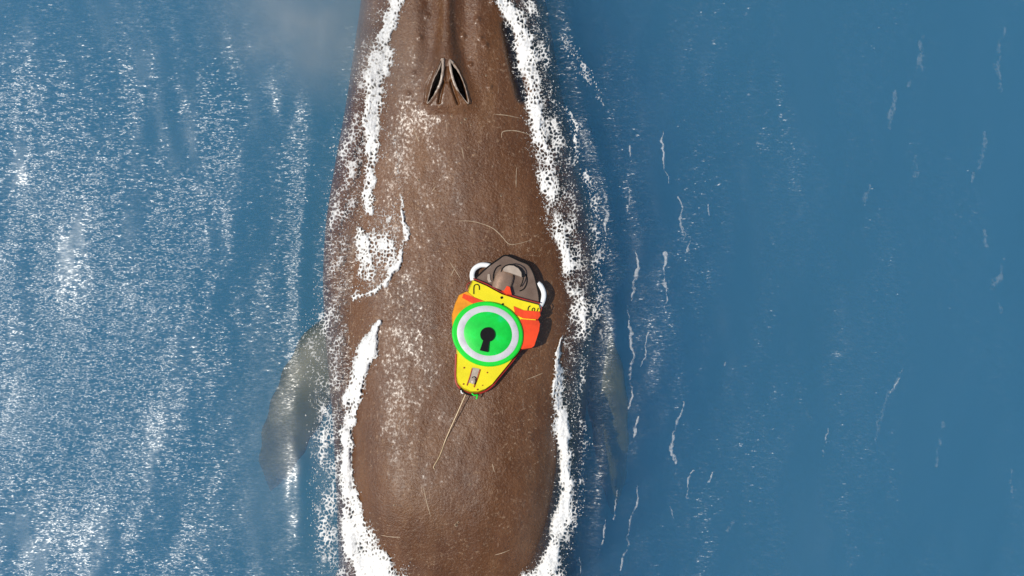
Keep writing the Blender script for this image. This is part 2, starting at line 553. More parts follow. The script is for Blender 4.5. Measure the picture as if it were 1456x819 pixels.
def blade(spine, chord, thick, ns=40, nc_=18, midx_=2):
    """fin: spine = [(x,y,z)], chord per point with direction, tapered lens section"""
    global off
    sp = np.array([p[:3] for p in spine], float)
    tt = np.linspace(0, 1, len(sp)); q = np.linspace(0, 1, ns)
    S = np.stack([np.interp(q, tt, sp[:, k]) for k in range(3)], -1)
    for _ in range(3):
        S[1:-1] = (S[:-2] + 2 * S[1:-1] + S[2:]) / 4
    ch = np.interp(q, tt, chord) * (1 + 0.05 * np.sin(q * 42))
    T = np.gradient(S, axis=0); T /= np.linalg.norm(T, axis=1)[:, None]
    up = np.array([0, 0, 1.0])
    Cd = np.cross(T, up); Cd /= np.linalg.norm(Cd, axis=1)[:, None]
    Nn = np.cross(Cd, T)
    ang = np.linspace(0, 2 * np.pi, nc_, endpoint=False)
    P = S[:, None, :] + Cd[:, None, :] * (np.cos(ang)[None, :, None] * ch[:, None, None] / 2) \
        + Nn[:, None, :] * (np.sin(ang)[None, :, None] * thick * (0.35 + 0.65 * ch / ch.max())[:, None, None] / 2)
    P = P.reshape(-1, 3)
    i, j = np.meshgrid(np.arange(ns - 1), np.arange(nc_), indexing='ij')
    k = (j + 1) % nc_
    f = np.stack([i * nc_ + j, i * nc_ + k, (i + 1) * nc_ + k, (i + 1) * nc_ + j], -1).reshape(-1, 4) + off
    verts.append(P); faces.append(f); mids.append(np.full(len(f), midx_, dtype=np.int32))
    off += len(P)
def wp(x, y, z):
    a = px(x, y); return (a[0], a[1], z)
# flippers swept back under water, flukes at the tail
blade([wp(505, 440, -.55), wp(440, 512, -.52), wp(410, 572, -.58), wp(375, 640, -.75), wp(345, 700, -1.05), wp(322, 748, -1.5)],
      [.36, .42, .43, .38, .27, .03], .10)
blade([wp(790, 420, -.75), wp(848, 480, -.62), wp(872, 560, -.62), wp(882, 640, -.75), wp(890, 720, -1.0), wp(894, 780, -1.3)],
      [.36, .34, .32, .28, .20, .03], .10)
ty = WY[-1] + 0.25
tz = float(station(np.array([ty]))[3][0]); tx = float(station(np.array([ty]))[0][0])
for sg in (-1, 1):
    blade([(tx, ty, tz), (tx + sg * .6, ty - .1, tz), (tx + sg * 1.2, ty - .45, tz), (tx + sg * 1.75, ty - .95, tz)],
          [.75, .75, .5, .03], .12, midx_=0)
whale = mesh_np('humpback_whale', np.concatenate(verts), np.concatenate(faces), [M_skin, M_nostril, M_fin], mat_idx=np.concatenate(mids))
tag(whale, 'brown humpback whale surfacing with its back and two blowholes out of the water', 'whale')

# ------------------------------------------------------------------ tubes
def tube_bm(bm, pts, rad, seg=8, cap=True):
    pts = [Vector(p) for p in pts]
    n = len(pts)
    rad = [rad] * n if isinstance(rad, (int, float)) else list(rad)
    rings = []
    prev = None
    for i, p in enumerate(pts):
        t = (pts[min(i + 1, n - 1)] - pts[max(i - 1, 0)]).normalized()
        if prev is None:
            a = t.cross(Vector((0, 0, 1)))
            if a.length < 1e-3: a = t.cross(Vector((1, 0, 0)))
        else:
            a = prev - t * prev.dot(t)
        a.normalize(); prev = a
        b = t.cross(a)
        rings.append([bm.verts.new(p + (a * math.cos(k * 2 * math.pi / seg) + b * math.sin(k * 2 * math.pi / seg)) * rad[i]) for k in range(seg)])
    for i in range(n - 1):
        for k in range(seg):
            bm.faces.new((rings[i][k], rings[i][(k + 1) % seg], rings[i + 1][(k + 1) % seg], rings[i + 1][k]))
    if cap:
        bm.faces.new(rings[0][::-1]); bm.faces.new(rings[-1])
    return bm

def catmull(P, n=8, closed=False):
    P = [tuple(p) for p in P]
    out = []
    m = len(P)
    for i in range(m if closed else m - 1):
        p0 = P[(i - 1) % m] if closed or i > 0 else P[i]
        p1 = P[i]; p2 = P[(i + 1) % m]
        p3 = P[(i + 2) % m] if closed or i + 2 < m else p2
        for k in range(n):
            t = k / n
            out.append(tuple(0.5 * (2 * b + (c - a) * t + (2 * a - 5 * b + 4 * c - d) * t * t + (3 * b - a - 3 * c + d) * t ** 3)
                             for a, b, c, d in zip(p0, p1, p2, p3)))
    if not closed:
        out.append(P[-1])
    return out

def on_back(pts_px, lift=0.0):
    x = np.array([(p[0] - 728) * KD for p in pts_px]); y = np.array([(409.5 - p[1]) * KD for p in pts_px])
    z = back_z(x, y) + lift
    return [(float(a), float(b), float(c)) for a, b, c in zip(x, y, z)]

# nostril lips: a fold round each slot, its pale colour painting in wet shine
for P in (NOS_L, NOS_R):
    c = (sum(p[0] for p in P) / len(P), sum(p[1] for p in P) / len(P))
    ring = catmull(P, 6, True)
    out = [(c[0] + (p[0] - c[0]) * 1.16 , c[1] + (p[1] - c[1]) * 1.06) for p in ring]
    pts = on_back(out, 0.000)
    zs = [p[2] for p in pts]
    med = sorted(zs)[len(zs) * 2 // 3]
    pts = [(p[0], p[1], max(p[2], med - 0.02)) for p in pts]
    bm = bmesh.new()
    ip = sum(1 for p in pts) and [0.0028 + 0.0062 * max(0.0, min(1.0, 0.5 + (c[0] - q[0]) * (1 if c[0] > 634 else -1) / 9.0)) + 0.0012 * math.sin(i * 1.7) for i, q in enumerate(out)]
    tube_bm(bm, pts + [pts[0]], ip + [ip[0]], 8)
    bm_obj('nostril_lip', bm, M_lip, whale)

# scars and scratches lying on the skin
SCARS = [
    [(648, 312), (672, 313), (697, 321), (711, 332), (723, 345), (737, 345), (757, 339)],
    [(702, 156), (720, 157), (740, 160)],
    [(713, 190), (715, 181), (735, 179), (758, 185)],
    [(748, 542), (760, 538), (773, 533)],
    [(538, 767), (552, 768), (567, 768)],
    [(703, 796), (714, 793), (725, 789)],
    [(735, 232), (734, 246), (734, 262)],
    [(638, 372), (646, 384), (653, 395)],
    [(646, 378), (640, 392)],
    [(602, 693), (606, 712), (612, 735)],
    [(585, 178), (592, 196)],
    [(655, 205), (658, 222)],
    [(612, 268), (617, 262)],
    [(700, 660), (703, 672)],
]
for S in SCARS:
    c = catmull(S, 7)
    pts = on_back(c, -0.0004)
    n = len(pts)
    bm = bmesh.new()
    w0 = 0.0042 if len(S) > 3 else 0.0034
    tube_bm(bm, pts, [max(0.0009, w0 * (math.sin(math.pi * (i + 0.4) / (n + 0.3))) ** 0.5 * random.uniform(.6, 1.1)) for i in range(n)], 6)
    bm_obj('scar', bm, M_scar, whale)

# barnacles: small cones in ones and twos
def barnacle(x, y, r):
    bm = bmesh.new()
    bmesh.ops.create_cone(bm, cap_ends=False, segments=9, radius1=r, radius2=r * .45, depth=r * .8)
    for v_ in bm.verts:
        v_.co += Vector((random.uniform(-.12, .12), random.uniform(-.12, .12), random.uniform(-.1, .1))) * r
    p = on_back([(x, y)], r * .25)[0]
    o = bm_obj('barnacle', bm, M_scar, whale)
    o.location = p
for (x, y, r) in ((648, 748, .013), (651, 744, .009), (669, 689, .008), (686, 545, .006), (592, 252, .010), (597, 300, .007), (702, 318, .006), (712, 275, .008),
                  (660, 164, .011), (654, 169, .008), (668, 172, .007), (560, 720, .008), (640, 160, .006), (700, 232, .007), (690, 100, .008), (682, 118, .006)):
    barnacle(x, y, r)

# ------------------------------------------------------------------ sea surface
WAVES = []
for i in range(70):
    lam = 0.16 * (1.9 / 0.16) ** rng.random()
    a = math.radians(rng.normal(-14, 26))
    WAVES.append((2 * math.pi / lam * math.cos(a), 2 * math.pi / lam * math.sin(a), rng.random() * 2 * math.pi, lam ** 1.05 * 0.0030))
def water_z(x, y):
    z = np.zeros_like(x)
    for kx, ky, ph, am in WAVES:
        z = z + am * np.sin(kx * x + ky * y + ph)
    z = z * (0.65 + 0.7 * fbm(x * 0.5 + 3, y * 0.4, 2, 77))
    xc_, w_, _, _, _ = station(np.clip(y, -7.5, 4.0))
    d = np.abs(x - xc_) - w_                # distance outside the flank
    near = np.exp(-(np.maximum(d, 0) / 0.16) ** 2) * sstep(-4.5, -2.5, y)
    z = z * (1 - 0.45 * near)
    z = z * (1 - 0.65 * np.exp(-(((x + 1.65) / 0.55) ** 2 + ((y + 1.15) / 1.0) ** 2) ** 1.5))
    z = z + 0.022 * np.exp(-((d - 0.10) / 0.07) ** 2) * (0.5 + fbm(x * 1.5, y * 1.6, 3, 5)) * sstep(-3.2, -1, y)
    return z
def axis(lo, hi, step, far):
    core = np.arange(lo, hi + step, step)
    g = step; a = [core[-1]]
    while a[-1] < far:
        g *= 1.12; a.append(a[-1] + g)
    b = [core[0]]; g = step
    while b[-1] > -far:
        g *= 1.12; b.append(b[-1] - g)
    return np.concatenate([np.array(b[1:])[::-1], core, np.array(a[1:])])
ax_ = axis(-4.1, 4.1, 0.014, 400)
ay_ = axis(-2.5, 2.5, 0.016, 400)
SX, SY = np.meshgrid(ax_, ay_)
fade = np.exp(-(np.maximum(np.hypot(SX / 1.3, SY) - 12, 0) / 30) ** 2)
SZ = water_z(SX, SY) * fade
ny, nx = SX.shape
V = np.stack([SX, SY, SZ], -1).reshape(-1, 3)
ii, jj = np.meshgrid(np.arange(ny - 1), np.arange(nx - 1), indexing='ij')
F = np.stack([ii * nx + jj, ii * nx + jj + 1, (ii + 1) * nx + jj + 1, (ii + 1) * nx + jj], -1).reshape(-1, 4)
# walls and bottom so that the water is a closed body
rim = np.concatenate([np.arange(nx), np.arange(1, ny) * nx + nx - 1, (ny - 1) * nx + np.arange(nx - 2, -1, -1), np.arange(ny - 2, 0, -1) * nx])
nb = len(rim)
lowv = V[rim].copy(); lowv[:, 2] = -40
base = len(V)
k = np.arange(nb); k2 = (k + 1) % nb
Fw = np.stack([rim[k], base + k, base + k2, rim[k2]], -1)
# bottom: one quad across the four corners is split into strips along x
cen = base + nb
Fb = []
for q in range(0, nb - 1, 2):
    Fb.append((cen, base + (q + 2) % nb, base + q + 1, base + q))
if nb % 2:
    pass
V = np.concatenate([V, lowv, [[0, 0, -40]]])
# ripple strength: wind ripples are smoothed out in the slick beside the whale and in a lull ahead of it
RX = SX / MPP + 728 + 30 * fbm(SX * 1.1, SY * 1.1, 3, 301); RY = 409.5 - SY / MPP + 30 * fbm(SX * 1.1, SY * 1.1, 3, 302)
def lull(cx, cy_, rx, ry, a):
    return 1 - a * np.exp(-(((RX - cx) / rx) ** 2 + ((RY - cy_) / ry) ** 2) ** 1.5)
RIP = lull(395, 650, 95, 190, .85) * lull(250, 20, 330, 110, .6) * lull(430, 100, 90, 130, .6) * lull(120, 760, 260, 60, .45) * lull(880, 600, 60, 220, .5)
RIP = RIP * (1 + 0.05 * np.exp(-(((RX - 230) / 260) ** 2 + ((RY - 450) / 210) ** 2)))
ripv = np.zeros((len(V), 3), dtype=np.float32)
ripv[:ny * nx] = RIP.reshape(-1, 1)
sea = mesh_np('sea_water', V, np.concatenate([F, Fw, np.array(Fb)]), M_water)
gust = np.zeros(len(V), dtype=np.float32)      # cat's-paws where the breeze roughens the water
gust[:ny * nx] = (0.62 * np.exp(-((((RX - 395) / 95) ** 2 + ((RY - 340) / 150) ** 2) ** 1.5)) + 0.6 * np.exp(-((((RX - 190) / 210) ** 2 + ((RY - 520) / 120) ** 2) ** 1.5))).ravel() * np.clip(0.9 + 1.3 * fbm(SX * 2.6, SY * 0.9, 3, 401), 0.1, 1.2).ravel()
gu_ = sea.data.attributes.new('gust', 'FLOAT', 'POINT')
gu_.data.foreach_set('value', gust)
ra = sea.data.attributes.new('ripple', 'FLOAT_VECTOR', 'POINT')
ra.data.foreach_set('vector', ripv.ravel())
tag(sea, 'blue rippled sea water around the whale', 'water', kind='structure')

# ------------------------------------------------------------------ foam
# bands as polylines of (px, py, half width px); strength; lace scale
BANDS = [
    ([(712, 0, 11), (738, 38, 13), (752, 80, 12), (760, 125, 11), (766, 180, 8)], 0.95),
    ([(572, -60, 14), (566, 0, 13), (548, 45, 15), (540, 80, 17), (533, 130, 17), (530, 190, 12), (526, 250, 10), (522, 300, 7)], 0.86),
    ([(540, 20, 14), (525, 90, 20), (515, 160, 20), (500, 230, 24), (488, 300, 24), (480, 380, 20), (474, 450, 20), (470, 540, 20), (468, 640, 18)], 0.54),
    ([(547, 316, 26), (545, 350, 28), (533, 385, 24), (522, 408, 14), (506, 421, 6)], 0.60),
    ([(516, 330, 9), (520, 360, 13), (522, 390, 9)], 0.85),
    ([(548, 180, 5), (558, 215, 5), (568, 270, 5), (576, 310, 5)], 0.50),
    ([(572, 300, 3), (580, 335, 5), (566, 372, 5), (552, 396, 6), (534, 416, 5), (507, 424, 4)], 0.82),
    ([(540, 452, 3), (531, 474, 7), (521, 498, 14), (510, 527, 16), (503, 560, 12), (496, 620, 9), (492, 672, 9), (494, 705, 13), (503, 745, 20), (517, 785, 27), (538, 825, 34), (570, 880, 30), (610, 925, 20)], 1.10),
    ([(470, 650, 20), (468, 700, 24), (474, 760, 26), (486, 800, 26), (500, 860, 26)], 0.58),
    ([(452, 610, 10), (450, 690, 10), (462, 780, 12)], 0.42),
    ([(470, 420, 22), (455, 470, 22), (452, 520, 16), (462, 580, 18)], 0.48),
    
    # right flank
    ([(700, -60, 10), (712, 0, 13), (738, 38, 16), (752, 80, 16), (760, 125, 15), (766, 180, 15), (776, 240, 14), (788, 295, 14), (800, 340, 12), (812, 390, 13), (824, 440, 13), (826, 480, 9)], 0.76),
    ([(740, -20, 14), (762, 40, 12), (772, 100, 12), (785, 160, 14), (800, 230, 14), (812, 300, 13), (822, 360, 14), (830, 430, 12)], 0.56),
    ([(772, 95, 3), (790, 140, 4), (807, 158, 5), (819, 178, 5), (822, 205, 5), (817, 235, 4)], 0.62),
    ([(838, 250, 7), (842, 320, 9), (846, 400, 9), (850, 440, 10), (838, 470, 8)], 0.50),
    ([(806, 55, 4), (818, 80, 6), (832, 105, 5), (845, 130, 3), (852, 152, 2)], 0.50),
    ([(856, 320, 7), (860, 345, 10), (857, 365, 8)], 0.42),
    ([(799, 478, 2), (796, 502, 5), (797, 545, 8), (799, 600, 10), (804, 660, 11), (803, 705, 10), (797, 750, 12), (785, 790, 15), (768, 825, 20), (735, 870, 24), (690, 915, 24), (640, 940, 20)], 0.98),
    ([(834, 455, 7), (828, 510, 6), (824, 570, 5), (830, 630, 6), (828, 670, 6), (815, 730, 7), (806, 780, 8)], 0.50),
    ([(812, 470, 10), (812, 540, 8), (815, 610, 8)], 0.42),
]
WISPS = []
for st in ([(945, 190), (944, 220), (946, 262)], [(964, 282), (966, 312), (968, 345)], [(977, 340), (979, 358)], [(893, 208), (896, 230)], [(890, 270), (897, 306)],
           [(850, 270), (858, 306), (860, 330)], [(894, 432), (899, 480), (897, 545), (893, 580)], [(918, 470), (912, 520)], [(972, 572), (960, 605), (957, 640), (962, 662)],
           [(912, 690), (902, 735), (888, 780), (882, 810)], [(876, 700), (874, 740)], [(905, 590), (898, 622)], [(945, 360), (947, 440)], [(908, 360), (903, 400), (898, 425)],
           [(1032, 515), (1029, 530)], [(984, 668), (982, 710)], [(955, 720), (954, 735)], [(855, 470), (862, 520)], [(1282, 525), (1262, 560)], [(1012, 292), (1010, 306)],
           [(776, 40), (780, 75)], [(860, 740), (852, 790)], [(828, 790), (820, 819)], [(1180, 610), (1168, 650)], [(1010, 670), (1002, 690)]):
    WISPS.append(([(a, b, 1.6 if k in (0, len(st) - 1) else 2.6) for k, (a, b) in enumerate(st)], 0.62))

def make_foam(name, bands, x0p, x1p, st, gain=1.0, soft=False):
    """thin foam sheet lying on sea and skin; its cover thins out to lace at the edges"""
    gx = np.arange(px(x0p, 0)[0], px(x1p, 0)[0], st)
    gy = np.arange(px(0, 945)[1], px(0, -65)[1], st)
    X, Y = np.meshgrid(gx, gy)
    PXX = X / MPP + 728.0; PYY = 409.5 - Y / MPP          # band tables are in photo units of 5 mm
    PXw = PXX + 9 * fbm(PXX / 26, PYY / 26, 3, 21) + 9 * fbm(PXX / 75, PYY / 75, 2, 23)
    PYw = PYY + 9 * fbm(PXX / 26, PYY / 26, 3, 22)
    S = np.zeros_like(X)
    for pts, amp in bands:
        x0 = min(p[0] - 3 * p[2] for p in pts) - 14; x1 = max(p[0] + 3 * p[2] for p in pts) + 14
        y0 = min(p[1] - 3 * p[2] for p in pts) - 14; y1 = max(p[1] + 3 * p[2] for p in pts) + 14
        ja, jb = np.searchsorted(gx, px(x0, 0)[0]), np.searchsorted(gx, px(x1, 0)[0])
        ia, ib = np.searchsorted(gy, px(0, y1)[1]), np.searchsorted(gy, px(0, y0)[1])
        if ja >= jb or ia >= ib: continue
        A = PXw[ia:ib, ja:jb]; B = PYw[ia:ib, ja:jb]
        best = np.full(A.shape, 1e9)
        for (ax, ay, aw), (bx_, by_, bw) in zip(pts[:-1], pts[1:]):
            vx, vy = bx_ - ax, by_ - ay
            t = np.clip(((A - ax) * vx + (B - ay) * vy) / (vx * vx + vy * vy), 0, 1)
            best = np.minimum(best, np.hypot(A - ax - t * vx, B - ay - t * vy) / (aw + t * (bw - aw)))
        S[ia:ib, ja:jb] = np.maximum(S[ia:ib, ja:jb], amp * np.exp(-np.maximum(best - 0.35, 0) ** 2 * 1.3))
    live = S > 0.03
    lv = np.where(live)
    pxl, pyl = PXX[live], PYY[live]
    f1, f2 = worley(pxl / 4.6 + 0.8 * fbm(pxl / 9, pyl / 9, 2, 31), pyl / 6.0, 41)
    lace = np.clip((f2 - f1) * 1.5, 0, 1)                 # 0 on cell walls (foam lines), 1 in cell middles
    n1 = fbm(pxl / 15, pyl / 24, 4, 51) * 0.5 + 0.5
    n2 = fbm(pxl / 3.2, pyl / 3.6, 3, 61, 0.65) * 0.5 + 0.5
    sl = S[live] * (1 + 0.55 * fbm(pxl / 34, pyl / 55, 3, 71))
    fml = sl * 1.05 - (0.52 * lace + 0.72 * n1 + 0.48 * n2 - 0.24)      # > 0 : foam
    if soft:
        fml = sl * 1.05 - (0.20 * lace + 0.70 * n1 + 0.34 * n2 - 0.15)
    sf = np.maximum(water_z(X[live], Y[live]), back_z(X[live], Y[live]))
    zl = sf - 0.003 + 0.011 * sstep(-0.06, 0.14, fml) + 0.055 * np.clip(sl - 0.55, 0, 1) * (0.35 + n1) * sstep(0, 0.35, fml) + 0.006 * (n2 - 0.5) * sstep(0, 0.12, fml)
    fm = np.full(X.shape, -1.0); fm[live] = fml
    Z = np.zeros_like(X); Z[live] = zl
    surf = np.zeros_like(X); surf[live] = sf
    cover = np.zeros_like(X)
    cover[live] = np.clip((0.04 + 0.96 * sstep(-0.05, 0.34, fml)) * gain * (0.66 + 0.34 * sstep(0.35, 0.8, sl) if not soft else 1.0), 0, 1)
    keep = fm > -0.05
    kf = keep[:-1, :-1] & keep[1:, :-1] & keep[:-1, 1:] & keep[1:, 1:]
    ii, jj = np.where(kf)
    ncx = X.shape[1]
    F = np.stack([ii * ncx + jj, ii * ncx + jj + 1, (ii + 1) * ncx + jj + 1, (ii + 1) * ncx + jj], -1)
    used, inv = np.unique(F, return_inverse=True)
    V = np.stack([X, Y, Z], -1).reshape(-1, 3)[used]
    o = mesh_np(name, V, inv.reshape(-1, 4), M_foam)
    ca = o.data.attributes.new('cover', 'FLOAT', 'POINT')
    ca.data.foreach_set('value', np.ascontiguousarray(cover.ravel()[used], dtype=np.float32))
    return o, X, Y, S, fm, surf
foam, X, Y, S, fm, surf = make_foam('sea_foam', BANDS, 425, 1000, 0.0042)
tag(foam, 'white lacy foam washing along both flanks of the whale', 'foam', kind='stuff')
STREAKS = [([(1285, 520, 3), (1265, 555, 6), (1245, 600, 5), (1238, 625, 3)], .52), ([(1275, 130, 4), (1266, 160, 8), (1258, 185, 4)], .50),
           ([(1310, 55, 4), (1304, 90, 7), (1296, 120, 4)], .48), ([(1422, 40, 4), (1418, 90, 7), (1424, 140, 4)], .48), ([(1398, 190, 4), (1392, 230, 6), (1380, 260, 3)], .48),
           ([(1310, 215, 4), (1300, 250, 6), (1296, 275, 3)], .46), ([(1400, 325, 4), (1395, 350, 5)], .46), ([(1235, 265, 3), (1228, 285, 5)], .46), ([(1180, 620, 4), (1170, 648, 5)], .5),
           ([(1425, 370, 5), (1415, 410, 8), (1420, 440, 4)], .48), ([(1155, 585, 4), (1152, 595, 4)], .5), ([(1032, 512, 4), (1028, 530, 4)], .55), ([(1440, 670, 4), (1436, 710, 5)], .48),
           ([(1045, 740, 3), (1036, 755, 4)], .45), ([(1340, 600, 4), (1330, 640, 5), (1326, 660, 3)], .44), ([(1090, 160, 3), (1084, 190, 4)], .42)]
streaks = make_foam('foam_streak', STREAKS, 1000, 1470, 0.006, 0.10, True)[0]
wisps = make_foam('foam_wisp', WISPS, 760, 1300, 0.005, 0.36, True)[0]
tag(wisps, 'thin pale foam wisps trailing in the water off the whale right flank', 'foam', kind='stuff')
tag(streaks, 'faint thin foam streaks scattered over the open blue water', 'foam', kind='stuff')

# spray: small drops and bubbles thrown over the bands
bm = bmesh.new()
bmesh.ops.create_icosphere(bm, subdivisions=1, radius=1.0)
bm.verts.ensure_lookup_table()
iv = np.array([v_.co[:] for v_ in bm.verts]); iff = np.array([[v_.index for v_ in f.verts] for f in bm.faces])
bm.free()
flat = np.where((S > 0.12) & (fm < 0.02))
pr = S[flat] ** 1.4
npick = 7000
sel = rng.choice(len(pr), npick, p=pr / pr.sum(), replace=False)
cxs = X[flat][sel] + rng.normal(0, .01, npick); cys = Y[flat][sel] + rng.normal(0, .01, npick)
czs = surf[flat][sel]
rs = 0.0016 + 0.0034 * rng.random(npick) ** 3
sc3 = np.stack([rs * rng.uniform(.7, 1.5, npick), rs * rng.uniform(.7, 1.7, npick), rs * .8], -1)
V = (iv[None] * sc3[:, None, :] + np.stack([cxs, cys, czs + rs * .3], -1)[:, None, :]).reshape(-1, 3)
F = (iff[None] + (np.arange(npick) * len(iv))[:, None, None]).reshape(-1, 3)
spray = mesh_np('sea_spray', V, F, M_foam)
sa_ = spray.data.attributes.new('cover', 'FLOAT', 'POINT')
sa_.data.foreach_set('value', np.full(len(V), 0.55, dtype=np.float32))
tag(spray, 'scattered white spray drops and bubbles beside the foam', 'spray', kind='stuff')

# ------------------------------------------------------------------ the tag
M_yellow = plastic('yellow_shell', (0.78, 0.66, 0.008), 0.38, 0.10, 0.2, dirt=(0.70, 0.42, 0.01), scale=12)
M_orange = plastic('orange_float', (0.85, 0.30, 0.006), 0.45, 0.25, 0.2, dirt=(0.75, 0.5, 0.01), scale=9)
M_red = plastic('red_float', (0.80, 0.055, 0.006), 0.45, 0.25, 0.2, scale=9)
M_redtrim = plastic('dark_red_trim', (0.30, 0.012, 0.006), 0.5, 0.3, 0.2)
M_green = plastic('green_disc', (0.004, 0.62, 0.03), 0.42, 0.12, 0.1, scale=6)
M_greenin = plastic('green_dome', (0.004, 0.60, 0.05), 0.40, 0.2, 0.1, dirt=(0.01, 0.52, 0.34), scale=9)
M_ring = plastic('pale_ring', (0.56, 0.55, 0.57), 0.5, 0.15, 0.2, dirt=(0.30, 0.48, 0.26), scale=16)
M_black = plastic('black_rubber', (0.004, 0.004, 0.0045), 0.7, 0.3, 0.2, spec=0.2)
M_white = plastic('white_float', (0.82, 0.82, 0.80), 0.5, 0.05, 0.2)
M_metal = plastic('bronze_housing', (0.34, 0.22, 0.15), 0.33, 0.2, 0.15, metallic=0.35)
M_cap = plastic('pale_lens_cap', (0.42, 0.34, 0.27), 0.28, 0.15, 0.1)
M_grey = plastic('grey_slot', (0.40, 0.33, 0.26), 0.5, 0.2, 0.2, scale=40)
M_wire = plastic('antenna_wire', (0.55, 0.40, 0.22), 0.4, 0.2, 0.1)
def clear_plate():
    t = NT('smoked_clear_plate')
    v = t.coord()
    tr = t.add('ShaderNodeBsdfTransparent', ins={'Color': (0.86, 0.80, 0.76, 1)})
    p = t.add('ShaderNodeBsdfPrincipled', ins={'Roughness': 0.25, 'Specular IOR Level': 0.5})
    t.to(t.ramp(t.noise(v, 14, 4), [(0.3, (0.17, 0.115, 0.085)), (0.7, (0.25, 0.18, 0.14))]), p.inputs['Base Color'])
    mx = t.add('ShaderNodeMixShader', ins={0: 0.72})
    t.to(tr.outputs[0], mx.inputs[1]); t.to(p.outputs[0], mx.inputs[2])
    t.to(mx.outputs[0], t.out.inputs[0])
    return t.m
M_plate = clear_plate()

TC = (690.0, 481.0)
tcx, tcy = (TC[0] - 728) * MPP * 0.9425, (409.5 - TC[1]) * MPP * 0.9425
# tangent plane of the back under the tag
e_ = 0.22
zz = back_z(np.array([tcx, tcx + e_, tcx - e_, tcx, tcx]), np.array([tcy, tcy, tcy, tcy + e_, tcy - e_]))
nrm = Vector((-(zz[1] - zz[2]) / (2 * e_), -(zz[3] - zz[4]) / (2 * e_), 1)).normalized()

BASE = 0.012
root = bpy.data.objects.new('whale_tag', None)
link(root)
fwd = Vector((51, 196, 0)).normalized()
fwd = (fwd - nrm * fwd.dot(nrm)).normalized()
side = fwd.cross(nrm).normalized()
rootM = Matrix(((side.x, fwd.x, nrm.x * .75, tcx), (side.y, fwd.y, nrm.y * .75, tcy), (side.z, fwd.z, nrm.z * .75, float(zz[0]) + BASE), (0, 0, 0, 1)))
root.matrix_world = rootM
tag(root, 'yellow and orange suction cup tag with a green disc riding on the whale back', 'tag')
KT = MPP * (CAM_H - float(zz[0]) - 0.10) / CAM_H
fu = Vector((51, 196)).normalized()
def L(x, y):
    """photo pixel -> tag-local side, forward"""
    d = Vector((x - TC[0], TC[1] - y))
    return ((d.x * fu.y - d.y * fu.x) * KT, (d.x * fu.x + d.y * fu.y) * KT)
def prism(bm, pts, z0, z1, inset=0.0):
    n = len(pts)
    cx = sum(p[0] for p in pts) / n; cy_ = sum(p[1] for p in pts) / n
    a = [bm.verts.new((p[0], p[1], z0)) for p in pts]
    k = lambda p: (p[0] + (cx - p[0]) * inset, p[1] + (cy_ - p[1]) * inset)
    b = [bm.verts.new((*k(p), z1)) for p in pts]
    bm.faces.new(a[::-1]); bm.faces.new(b)
    for i in range(n):
        bm.faces.new((a[i], a[(i + 1) % n], b[(i + 1) % n], b[i]))
    return bm
def part(name, bm, mat, bevel=0.0, seg=2, parent=root):
    return bm_obj(name, bm, mat, parent, bevel=bevel, seg=seg)
def ltube(name, pts, z, r, mat, parent=root, seg=8, n=6, closed=False):
    bm = bmesh.new()
    zz_ = z if isinstance(z, (list, tuple)) else [z] * len(pts)
    P = [(*L(*p), q) for p, q in zip(pts, zz_)]
    P = catmull(P, n, closed) if len(P) > 2 else P
    if closed: P = P + [P[0]]
    tube_bm(bm, P, r, seg)
    return part(name, bm, mat, parent=parent)

# shell
SH = [(671, 399), (690, 407), (712, 419), (740, 428), (767, 435), (769, 443), (762, 458), (752, 478), (737, 502), (722, 521), (706, 540), (697, 551), (687, 558), (676, 561.5),
      (666, 561), (655, 556), (648, 548), (646, 538), (646.5, 522), (647, 504), (647, 480), (651, 455), (659, 428), (664, 413)]
bm = bmesh.new(); prism(bm, [L(*p) for p in SH], 0.012, 0.085, 0.03)
shell = part('shell', bm, M_yellow, 0.014, 3)
# dark red edging bead round the shell
ltube('edge_trim', [(763, 460), (752, 481), (737, 504), (722, 523), (706, 542), (697, 552.5), (687, 559.5), (676, 562.5), (666, 562.2), (655, 557.5), (647, 549), (645, 538), (645.5, 522), (646, 506)], 0.045, 0.006, M_redtrim)
ltube('front_trim', [(671, 398.5), (690, 406.3), (712, 418), (740, 427), (767, 434)], 0.078, 0.0042, M_redtrim)
# floats either side
bm = bmesh.new(); prism(bm, [L(*p) for p in [(662, 416), (651, 421), (645, 434), (640.5, 450), (641, 466), (650, 476), (668, 462), (672, 424)]], 0.010, 0.092, 0.05)
part('side_float', bm, M_orange, 0.016, 3)
bm = bmesh.new(); prism(bm, [L(*p) for p in [(738, 456), (765, 458), (767, 463), (765.5, 474), (758, 496), (754, 499), (739, 501), (728, 480)]], 0.010, 0.092, 0.05)
part('side_float', bm, M_red, 0.014, 3)
bm = bmesh.new(); prism(bm, [L(*p) for p in [(728, 438), (742, 444), (767, 446), (768, 452), (764, 458), (742, 456), (730, 450)]], 0.080, 0.094, 0.06)
part('float_strap', bm, M_red, 0.005, 2)
bm = bmesh.new(); prism(bm, [L(*p) for p in [(656, 420), (668, 424), (688, 432), (686, 437), (668, 434), (654, 426)]], 0.080, 0.096, 0.06)
part('float_strap', bm, M_red, 0.005, 2)
